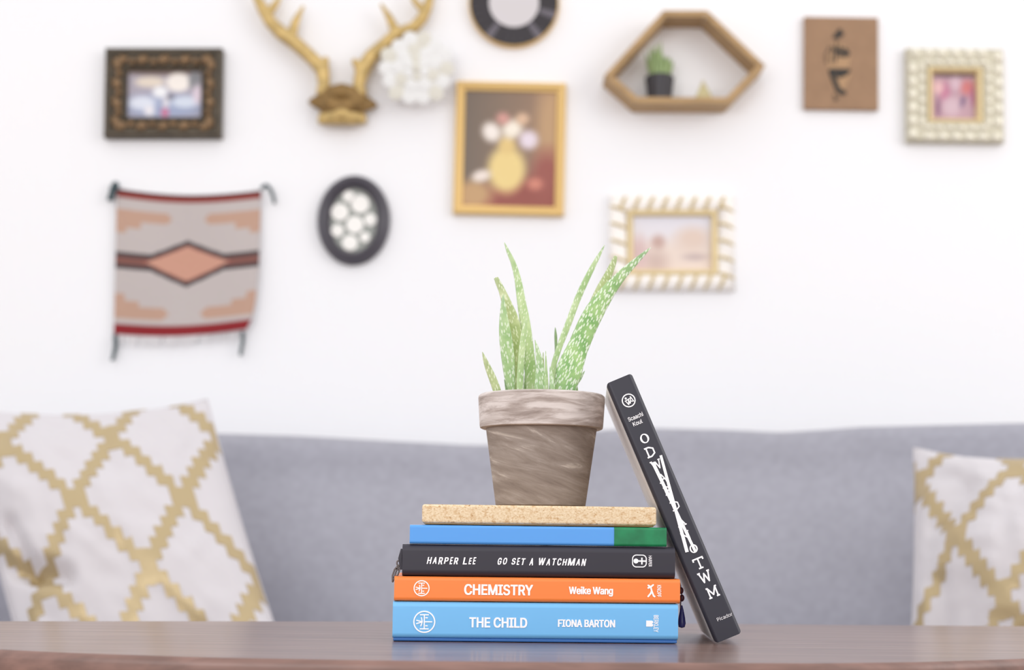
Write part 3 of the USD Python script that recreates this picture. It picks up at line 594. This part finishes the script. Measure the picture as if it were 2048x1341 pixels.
# dark carved frame with a family snapshot
o, s = wall_thing('picture_frame', 'dark bronze carved frame with a bluish snapshot, at upper left above the woven hanging', 'picture frame', 327, 186, 0.0)
w, h = 234 * s, 182 * s
part(o, 'frame', rect_frame(w, h, [(0, 0), (0, 0.022), (4 * s, 0.026), (10 * s, 0.026), (13 * s, 0.02), (34 * s, 0.014), (38 * s, 0.018), (42 * s, 0.016), (44 * s, 0.006), (44 * s, 0)]), 'bronze_frame', 30)
car = []
for side in range(4):
    ln, hw = (w, h / 2) if side % 2 == 0 else (h, w / 2); n = 9 if side % 2 == 0 else 7
    for i in range(n):
        x = (i + 0.5) / n * (ln - 44 * s) - (ln - 44 * s) / 2; big = i % 2 == 0
        e = ellipsoid((x, -0.018, -hw + (23 if big else 27) * s), ((13 if big else 7) * s, 0.008, (9 if big else 7) * s), 2, 0.35 * (-1) ** i)
        a = side * math.pi / 2; v = e.vertices.copy(); e.vertices = np.stack([v[:, 0] * math.cos(a) - v[:, 2] * math.sin(a), v[:, 1], v[:, 0] * math.sin(a) + v[:, 2] * math.cos(a)], 1); car.append(e)
for e in car: part(o, 'carved_scroll', e, 'bronze_relief')
picture(o, 150 * s, 98 * s, 0.007, layers((168, 160, 172), [(0.5, 0.02, .6, .09, 0, (128, 108, 100), .4), (.3, .24, .2, .11, 0, (222, 208, 192), .25), (.68, .25, .16, .2, 0, (240, 232, 224), .2), (.9, .2, .08, .2, 0, (128, 128, 132), .3), (.5, .75, .6, .25, 0, (150, 160, 190), .4),
    (.2, .68, .18, .14, 0, (216, 220, 232), .3), (.78, .66, .18, .12, 0, (206, 214, 228), .3), (.44, .45, .1, .12, 0, (236, 236, 238), .3), (.52, .66, .05, .14, 0, (210, 206, 214), .4), (.51, .88, .05, .09, 0, (196, 104, 140), .4), (.58, .55, .05, .05, 0, (110, 106, 116), .4), (.3, .84, .07, .1, 0, (230, 226, 230), .4), (.94, .5, .06, .2, 0, (226, 208, 220), .4)]))

# golden antlers
o, s = wall_thing('antler_mount', 'gold painted deer antlers on a skull plate, mounted on the wall', 'antler trophy', 685, 210, ROLL, 0.0)
ac = at(685, 210, WALL); YA = WALL - 0.03
def pa(px, py, y=YA): return at(px, py, y) - np.array([ac[0], WALL - 0.0005, ac[2]])
def chain(*runs):
    ms = []
    for run in runs:
        sp = [m3.Manifold.sphere(r * 1.22 * s, 14).translate(tuple(pa(x, y, YA))) for x, y, r in run]
        ms += [m3.Manifold.batch_hull([a, b]) for a, b in zip(sp, sp[1:])]
    m = TM(m3.Manifold.batch_boolean(ms, m3.OpType.Add).refine_to_length(0.006)); m.merge_vertices(); trimesh.smoothing.filter_taubin(m, iterations=4); return m
part(o, 'antler', chain([(648, 186, 13), (648, 168, 10), (645, 140, 12), (627, 119, 11), (593, 88, 11.5), (563, 66, 11.5), (541, 45, 10), (529, 23, 10), (516, 0, 7.5), (508, -30, 6), (504, -75, 2.5)],
     [(645, 138, 11), (651, 120, 6)], [(578, 76, 10), (584, 68, 9), (591, 43, 6.5), (606, 14, 2.5)], [(532, 28, 9), (542, 20, 7), (554, 4, 5), (566, -22, 2)]), 'gold_paint', 60)
part(o, 'antler', chain([(718, 186, 13), (718, 168, 10), (726, 138, 13), (743, 112, 12), (769, 90, 11.5), (791, 70, 11), (827, 56, 9.5), (844, 37, 9.5), (853, 17, 9), (859, 0, 7), (863, -30, 5.5), (862, -75, 2.5)],
     [(724, 140, 11), (709, 123, 5)], [(795, 68, 10), (788, 56, 8), (778, 34, 6), (763, 10, 2.5)], [(850, 22, 8), (842, 16, 6), (829, 2, 5), (818, -24, 2)]), 'gold_paint', 60)
hulls = []
def blob(pts): return m3.Manifold.batch_hull([m3.Manifold.sphere(r * s, 14).translate(tuple(pa(x, y, WALL - d))) for x, y, r, d in pts])
sk = m3.Manifold.batch_boolean([blob([(648, 192, 15, .03), (718, 192, 15, .03), (684, 186, 20, .045)]), blob([(648, 195, 12, .03), (622, 204, 6, .02), (650, 218, 9, .03)]), blob([(718, 195, 12, .03), (749, 210, 6, .02), (716, 220, 9, .03)]), blob([(660, 205, 18, .035), (712, 205, 18, .035), (684, 225, 14, .04)])], m3.OpType.Add)
m = TM(sk.refine_to_length(0.006)); m.merge_vertices(); trimesh.smoothing.filter_taubin(m, iterations=5); part(o, 'skull_cap', m, 'gold_dark', 60)
pl = blob([(645, 232, 8, .02), (724, 232, 8, .02), (642, 242, 7, .02), (726, 242, 7, .02), (684, 226, 10, .05), (684, 242, 7, .045)])
part(o, 'base_plate', TM(pl), 'gold_paint', 40)

# white rosette overlapping the right antler
o, s = wall_thing('paper_rosette', 'white round petalled rosette overlapping the right antler on the wall', 'wall ornament', 833, 138, ROLL, 0.052)
disc = lathe([(0, 0.0), (0.062, 0.0), (0.064, 0.004), (0.06, 0.01), (0.02, 0.014), (0, 0.014)], 40); v = disc.vertices.copy(); disc.vertices = np.stack([v[:, 0], -v[:, 2] - 0.044, v[:, 1]], 1); disc.fix_normals()
part(o, 'backing', disc, 'rosette_white')
part(o, 'mounting_block', boxm(-0.012, 0.012, -0.045, -0.0005, -0.05, -0.026), 'white_plaster')
for ring, (n, R, pw, phh, d) in enumerate(((14, 58, 16, 18, .0545), (9, 34, 14, 16, .0565), (6, 16, 10, 12, .0585))):
    for i in range(n):
        a = i / n * 2 * math.pi + ring * 0.3; rr_ = R * s * (1 + 0.06 * math.sin(5 * a))
        part(o, 'petal', ellipsoid((math.cos(a) * rr_, -d, math.sin(a) * rr_), (phh * s, 0.0022, pw * s), 2, a), 'rosette_white' if (i + ring) % 3 else 'rosette_cream')
part(o, 'flower_center', ellipsoid((0, -0.061, 0), (9 * s, 0.004, 9 * s)), 'rosette_cream')

# round mirror with tiled ring
o, s = wall_thing('round_mirror', 'round mirror in a ring of dark tiles with a thin gold rim', 'mirror', 1028, 5, 0.0, 0.015)
def annulus(r0, r1, y0, y1, n=72, prof=None):
    m = lathe(prof or [(r0, y0), (r1, y0), (r1, y1), (r0, y1), (r0, y0)], n); v = m.vertices.copy(); m.vertices = np.stack([v[:, 0], -v[:, 2], v[:, 1]], 1); m.fix_normals(); return m
part(o, 'gold_rim', annulus(0, 0, 0, 0, 72, [(84 * s, 0), (90 * s, 0), (91 * s, .005), (90.5 * s, .012), (88.5 * s, .0165), (87 * s, .015), (84 * s, 0)]), 'gold_frame')
part(o, 'backing', annulus(0, 0, 0, 0, 60, [(0, 0), (85 * s, 0), (85 * s, .010), (0, .010)]), 'black_gloss')
nt = 30
for i in range(nt):
    a0, a1 = (i + 0.06) / nt * 2 * math.pi, (i + 0.94) / nt * 2 * math.pi
    poly = Polygon([(r * s * math.cos(a), r * s * math.sin(a)) for r, a in [(53, a0), (53, a1), (87, a1), (87, (a0 + a1) / 2), (87, a0)]])
    part(o, 'tile', plate(poly, 0.0165 + 0.001 * rng.random(), 0.0062), 'tile_grey' if i in (4, 11, 19, 25, 28) else 'tile_dark', False)
part(o, 'mirror_glass', annulus(0, 0, 0, 0, 60, [(0, .010), (51 * s, .010), (51 * s, .0125), (50 * s, .0135), (0, .0135)]), 'mirror_glass')

# gilt picture: a plain stand-in in the same tones
o, s = wall_thing('framed_painting', 'small painting in brown, yellow and crimson in a plain gilt frame, above the aloe', 'painting', 1019.5, 295.5, 0.022)
w, h = 221 * s, 271 * s
part(o, 'frame', rect_frame(w, h, [(0, 0), (0, 0.014), (3 * s, 0.018), (9 * s, 0.017), (13 * s, 0.013), (17 * s, 0.014), (19 * s, 0.011), (19 * s, 0)]), 'gold_frame', 30)
picture(o, 186 * s, 236 * s, 0.009, layers(lambda u, v: np.stack([112 + 44 * u, 98 + 26 * u, 86 + 14 * u], -1), [(.95, .3, .16, .45, 0, (186, 150, 112), .5), (.62, .98, .7, .22, -8, (146, 76, 66), .3), (.12, .9, .2, .12, 0, (190, 152, 108), .4), (.9, .72, .16, .2, 10, (152, 84, 74), .5),
    (.47, .68, .20, .20, 0, (230, 204, 136), .25), (.47, .47, .09, .08, 0, (222, 192, 126), .4), (.30, .36, .10, .08, 20, (238, 228, 220), .4), (.52, .33, .11, .08, -10, (240, 230, 214), .4), (.70, .42, .10, .08, 0, (226, 212, 222), .4), (.42, .24, .07, .05, 0, (206, 150, 140), .5), (.63, .24, .07, .05, 0, (216, 180, 150), .5), (.2, .74, .10, .05, -10, (232, 218, 208), .4), (.78, .8, .08, .05, 0, (204, 130, 110), .5)]), nx=70)

# dark oval frame of pale discs
o, s = wall_thing('oval_frame', 'black oval frame holding round pale discs, between the woven hanging and the painting', 'picture frame', 706.5, 439, 0.035)
a = np.linspace(0, 2 * math.pi, 90, endpoint=False); prof = [(0, 0), (0, .012), (5, .02), (11, .022), (16, .018), (19, .02), (23, .016), (26, .008), (27, 0)]
P = np.array([[((73 - q_) * s * math.cos(t), -d, (91 - q_) * s * math.sin(t)) for q_, d in prof + prof[:1]] for t in a]); m = surf(P, closed_u=True); m.merge_vertices(); m.fix_normals(); part(o, 'frame', m, 'black_gloss', 50)
el = affinity.scale(Point(0, 0).buffer(1, quad_segs=16), 47.5 * s, 65.5 * s); part(o, 'backing', plate(el, 0.006, 0.005), 'backing_grey')
for cx, cy, r in ((660, 460, 112), (415, 570, 106), (605, 720, 106), (793, 650, 76), (395, 800, 76), (555, 945, 96), (735, 870, 62), (515, 372, 72)):
    x, z = (610 + cx / 6.095 - 706.5) * s, -(330 + cy / 6.095 - 439) * s; d = affinity.translate(Point(0, 0).buffer(r / 6.095 * s, quad_segs=10), x, z).intersection(el)
    part(o, 'disc', plate(d, 0.0095, 0.0035), 'white_plaster', 40)

# woven hanging
o, s = wall_thing('woven_hanging', 'woven textile hanging in grey, peach and red stripes with dark tassels', 'wall hanging', 378, 380, ROLL, 0.0)
wc = at(378, 380, WALL); W0 = np.array([wc[0], WALL - 0.0005, wc[2]])
nx, ny = 120, 130; u, v = np.meshgrid(np.linspace(0, 1, nx), np.linspace(0, 1, ny), indexing='xy')
xl = 233.5 - 6 * v; xr = np.interp(v, [0, .55, .8, .93, 1], [522, 518, 511, 503, 493]); top_ = 377 + 12 * np.sin(math.pi * u) * (1 - .1 * u) + 4 * u; bot_ = 669 + 8 * np.sin(math.pi * u * 1.05) - 9 * u
PX = xl + (xr - xl) * u; PYY = top_ + (bot_ - top_) * v
off = 0.012 + 0.004 * np.sin(9 * u) * np.sin(math.pi * v) + 0.012 * v * (u > .5) * (u - .5) * 2
pt = np.array([[at(PX[i, j], PYY[i, j], WALL - off[i, j]) - W0 for j in range(nx)] for i in range(ny)])
field = np.broadcast_to(np.array([190, 180, 177.]), u.shape + (3,)).copy()
def fill(mask, c): field[mask] = c
um = abs(u - .5) * 2
peach = (188, 153, 134)
for v0, sg in ((.135, 1), (.885, -1)):
    vv = (v - v0) * sg
    fill((vv > 0) & (vv < .08) & (um > .22 + 2.0 * abs(vv - .04)), peach); fill((vv > .07) & (vv < .125) & (um > .66), peach); fill((vv > .12) & (vv < .165) & (um > .86), peach)
dv = abs(v - .488) ; half = .162 * (1 - um / .76)
fill((dv < .058) & (um > .5), (72, 64, 66)); fill((dv < half + .004) & (dv < .2), (72, 64, 66)); fill((dv < .026) & (um > .56), (128, 84, 76)); fill(dv < half - .036, (200, 150, 130)); fill((dv < half - .030) & (dv > half - .040), (150, 92, 82))
fill(v < .060, (140, 62, 56)); fill(v < .016, (86, 52, 52)); fill(v > .925, (138, 34, 40))
nn = pt + np.array([0, 0.003, 0]); m = surf(pt, flip=True)
if m.face_normals[5][1] > 0: m.invert()
part(o, 'weave', m, 'weave_print', True, colors=np.array([lin(c) for c in field.reshape(-1, 3)]))
bkm = surf(nn); part(o, 'weave_back', bkm, 'yarn_white', True)
def pw(px, py, d=.014): return at(px, py, WALL - d) - W0
for lines in ([[(233, 372), (224, 384), (217, 402)], [(235, 370), (229, 388), (224, 402)], [(236, 376), (232, 366), (226, 372), (221, 394)]], [[(523, 379), (533, 371), (541, 380), (546, 392), (549, 408)]], [[(231, 670), (233, 690), (230, 706), (224, 722)], [(230, 672), (231, 692), (228, 708), (227, 720)]], [[(486, 664), (486, 680), (483, 698), (481, 712)]]):
    part(o, 'tassel', cat_([sweep(spline([pw(*c)[[0, 2]].tolist() + [-.016] for c in l], 12)[:, [0, 2, 1]], np.linspace(.0042, .0036, 12), 7) for l in lines]), 'yarn_teal', 60)
fr = []
for i in range(52):
    uu = 0.04 + 0.9 * i / 51; px = 228 + 265 * uu; py = 669 + 8 * math.sin(math.pi * uu * 1.05) - 9 * uu
    fr.append(sweep([pw(px, py), pw(px + rng.uniform(-3, 3), py + 9), pw(px + rng.uniform(-5, 5), py + 16 + rng.uniform(-3, 8))], [.0016, .0014, .0008], 5))
part(o, 'fringe', cat_(fr), 'yarn_white', 60, kind='stuff')

# hexagon shelf
o, s = wall_thing('hexagon_shelf', 'long hexagonal wooden box shelf holding the small dark succulent pot', 'wall shelf', 1368, 205, ROLL, 0.0)
hc = at(1368, 205, WALL - 0.075); stage.GetPrimAtPath(o).GetAttribute('xformOp:translate').Set(Gf.Vec3d(hc[0], WALL - 0.0005, hc[2]))
HC = np.array([hc[0], WALL - 0.0005, hc[2]])
fo = [at(px, py, WALL - 0.075)[[0, 2]] - HC[[0, 2]] for px, py in ((1327, 20.5), (1415, 20.5), (1531, 131), (1458, 207), (1270, 206), (1208, 151))]
hexo = Polygon(fo); hexi = hexo.buffer(-0.0135, join_style=2); ho, hi_ = np.array(fo), np.array(hexi.exterior.coords)[:-1]
hi_ = np.array([hi_[np.argmin(np.linalg.norm(hi_ - c, axis=1))] for c in ho])
for i in range(6):
    j = (i + 1) % 6; part(o, 'board', plate(Polygon([ho[i], ho[j], hi_[j], hi_[i]]).buffer(-0.0004), 0.0745, 0.074), 'shelf_wood', False)
zfloor = HC[2] + max(hi_[3][1], hi_[4][1])
sp = at(1319, 186, WALL - 0.042); kq = scale_at(1319, 160, WALL - 0.042)
sp[2] = HC[2] + np.interp(sp[0] - HC[0], [hi_[4][0], hi_[3][0]], [hi_[4][1], hi_[3][1]]) + 0.0006
o2 = thing('potted_succulent', 'small spiky green succulent in a ribbed black pot inside the hexagonal shelf', 'potted plant', sp)
hp = 50 * kq; pr = [(0, 0), (21 * kq, 0), (26 * kq, hp), (23 * kq, hp), (20 * kq, hp - .006), (0, hp - .006)]
pm = lathe(pr, 20); ang = np.arctan2(pm.vertices[:, 1], pm.vertices[:, 0]); rad = 1 + 0.05 * np.sign(np.sin(10 * ang)) * 0; pm.vertices[:, :2] *= rad if np.ndim(rad) == 0 else rad[:, None]
part(o2, 'pot', pm, 'dark_pot', False)
for i in range(10):
    a = i / 10 * 2 * math.pi; c, s_ = math.cos(a), math.sin(a)
    part(o2, 'pot_rib', sweep([(21.6 * kq * c, 21.6 * kq * s_, .001), (26.4 * kq * c, 26.4 * kq * s_, hp - .001)], [2.2 * kq, 3 * kq], 6), 'dark_pot')
for i in range(22):
    a = i * 2.4; lean_ = 0.04 + 0.36 * (i / 22) ** 0.8; ln = (44 + 26 * ((i * 7) % 5) / 4) * kq * (1.0 - 0.35 * (i / 22)); r_ = 14 * kq * (i / 22) ** 0.5
    b0 = np.array([r_ * math.cos(a), r_ * math.sin(a), hp - .005]); d_ = np.array([math.sin(lean_) * math.cos(a), math.sin(lean_) * math.sin(a), math.cos(lean_)])
    d2 = d_ + np.array([0, 0, .25])
    part(o2, 'leaf', sweep([b0, b0 + d_ * ln * .4, b0 + d_ * ln * .55 + d2 * ln * .2, b0 + d_ * ln * .55 + d2 * ln * .45], [5 * kq, 5.5 * kq, 3.6 * kq, .5 * kq], 7), 'spike_green', 60)
sp = at(1406, 187, WALL - 0.058); sp[2] = HC[2] + np.interp(sp[0] - HC[0], [hi_[4][0], hi_[3][0]], [hi_[4][1], hi_[3][1]]) + 0.0006
o3 = thing('pyramid_ornament', 'tiny pale brass pyramid standing right of the succulent in the hexagonal shelf', 'ornament', sp)
py_ = TM(m3.Manifold.batch_hull([m3.Manifold.sphere(.0012, 8).translate(t) for t in ((-.0165, -.0140, .0012), (.0165, -.0140, .0012), (.0165, .0140, .0012), (-.0165, .0140, .0012), (0, 0, .040))])); part(o3, 'pyramid', py_, 'brass', 30)
part(o3, 'foot', boxm(-.0158, .0158, -.0158, .0158, -.0004, .002), 'brass')

# kraft board with ink figure
o, s = wall_thing('kraft_print', 'unframed brown kraft board with a black ink drawing, left of the cream frame', 'wall art', 1682.5, 126.5, 0.016, 0.012)
part(o, 'board', plate(sbox(-73.5 * s, -94 * s, 73.5 * s, 94 * s), 0.012, 0.012), 'kraft_board')
def zz(x, z): return (1570 + x / 4.285 - 1682.5) * s, -(z / 4.285 - 126.5) * s
def ink(lines, w): return strokes([[zz(*c) for c in l] for l in lines], w * s, 1)
part(o, 'pale_shape', plate(Polygon([zz(*c) for c in ((370, 600), (372, 470), (405, 385), (440, 350), (535, 410), (560, 500), (540, 590), (565, 640), (530, 710), (490, 810), (440, 825), (395, 720))]), 0.0124, 0.0006), 'kraft_light', False)
part(o, 'ink_drawing', plate(unary_union([ink([[(470, 255), (425, 315)], [(465, 265), (490, 290), (460, 305), (440, 320)]], 7), ink([[(440, 350), (430, 540)], [(405, 400), (400, 540)]], 3), ink([[(350, 540), (345, 470), (380, 400)], [(470, 380), (475, 470)]], 2), ink([[(430, 440), (510, 450), (535, 475)], [(440, 475), (520, 480)], [(410, 420), (520, 420), (545, 460)]], 5), ink([[(390, 610), (540, 610)], [(395, 625), (520, 632), (460, 655)]], 9), ink([[(400, 630), (430, 720), (460, 790), (500, 800)]], 11), ink([[(420, 820), (430, 870), (455, 850)]], 3)]), 0.0132, 0.0014), 'ink_black', False)

# cream beaded square frame
o, s = wall_thing('picture_frame', 'cream beaded square frame with a pink photograph, at the far right of the wall', 'picture frame', 1910, 190.5, 0.014)
w, h = 193 * s, 191 * s
part(o, 'frame', rect_frame(w, h, [(0, 0), (0, 0.018), (4 * s, 0.022), (38 * s, 0.022), (43 * s, 0.017), (43 * s, 0)]), 'frame_ground', 30)
part(o, 'gold_liner', rect_frame(w - 86 * s, h - 78 * s, [(0, 0.0), (0, 0.022), (4 * s, 0.024), (9 * s, 0.018), (11 * s, 0.006), (11 * s, 0)]), 'pale_gold', 30)
for ring, (ins, n, rx, rz_) in enumerate(((11, 7, 11.5, 9), (30, 6, 9.5, 6.5))):
    for side in range(4):
        hw = w / 2 - ins * s
        for i in range(n):
            x = ((i + 0.5) / n - 0.5) * 2 * (hw + 8 * s) if ring == 0 else ((i + 0.5) / n - 0.5) * 2 * hw
            if ring == 0 and i == n - 1: continue
            e = ellipsoid((x, -0.021, hw), (rx * s, 0.006, rz_ * s), 2); a_ = side * math.pi / 2; v = e.vertices.copy()
            e.vertices = np.stack([v[:, 0] * math.cos(a_) + v[:, 2] * math.sin(a_), v[:, 1], -v[:, 0] * math.sin(a_) + v[:, 2] * math.cos(a_)], 1); part(o, 'bead', e, 'cream_frame', 60)
picture(o, 88 * s, 92 * s, 0.007, layers((188, 152, 164), [(.5, .0, .6, .07, 0, (104, 84, 96), .3), (.3, .4, .12, .2, 0, (190, 120, 146), .5), (.15, .3, .12, .14, 0, (226, 184, 186), .4), (.82, .3, .16, .16, 0, (204, 116, 116), .5), (.55, .2, .12, .14, 0, (210, 180, 192), .4), (.15, .75, .06, .2, 0, (140, 100, 124), .5), (.7, .62, .05, .14, 20, (106, 80, 116), .5), (.45, .72, .2, .2, 0, (206, 178, 188), .4), (.95, .5, .06, .2, 0, (172, 98, 136), .5)]))

# white rope frame with gold bands
o, s = wall_thing('picture_frame', 'white and gold rope-twist frame with a pale faded photograph, behind the aloe tips', 'picture frame', 1345, 485, 0.0)
w, h = 250 * s, 194 * s
part(o, 'frame', rect_frame(w, h, [(0, 0), (0, .010), (6 * s, .020), (15 * s, .024), (26 * s, .022), (34 * s, .014), (36 * s, .0), ]), 'frame_white', 40)
part(o, 'gold_liner', rect_frame(w - 70 * s, h - 62 * s, [(0, 0), (0, .018), (4 * s, .022), (9 * s, .020), (12 * s, .010), (12 * s, 0)]), 'pale_gold', 30)
for side in range(4):
    ln, hw = (w, h / 2) if side % 2 == 0 else (h, w / 2); n = 8 if side % 2 == 0 else 5
    for i in range(n):
        x = ((i + 0.5) / n - 0.5) * (ln - 24 * s); sl = 7 if side % 2 == 0 else 6
        pts = [(x - sl * s, -.006, hw - 34 * s), (x - sl * .6 * s, -.0215, hw - 27 * s), (x, -.024, hw - 17 * s), (x + sl * .6 * s, -.0205, hw - 8 * s), (x + sl * s, -.010, hw - 1 * s)]
        e = sweep(spline([(p_[0], p_[2], p_[1]) for p_ in pts], 9)[:, [0, 2, 1]], [1.6 * s, 2.8 * s, 3.4 * s, 3.8 * s, 3.8 * s, 3.8 * s, 3.4 * s, 2.8 * s, 1.6 * s], 8); a_ = side * math.pi / 2; v = e.vertices.copy()
        e.vertices = np.stack([v[:, 0] * math.cos(a_) + v[:, 2] * math.sin(a_), v[:, 1], -v[:, 0] * math.sin(a_) + v[:, 2] * math.cos(a_)], 1); part(o, 'gold_band', e, 'band_gold', 60)
picture(o, 164 * s, 112 * s, 0.008, layers(lambda u, v: np.stack([224 + 8 * v, 222 - 4 * v, 232 - 24 * v], -1), [(.5, .9, .7, .42, 0, (230, 212, 200), .3), (.75, .42, .2, .2, 0, (222, 200, 186), .5), (.33, .48, .08, .12, 0, (196, 164, 154), .5), (.3, .85, .14, .2, 0, (206, 182, 172), .6), (.78, .75, .14, .06, 0, (196, 176, 172), .6), (.1, .7, .1, .3, 0, (214, 186, 184), .5)]))
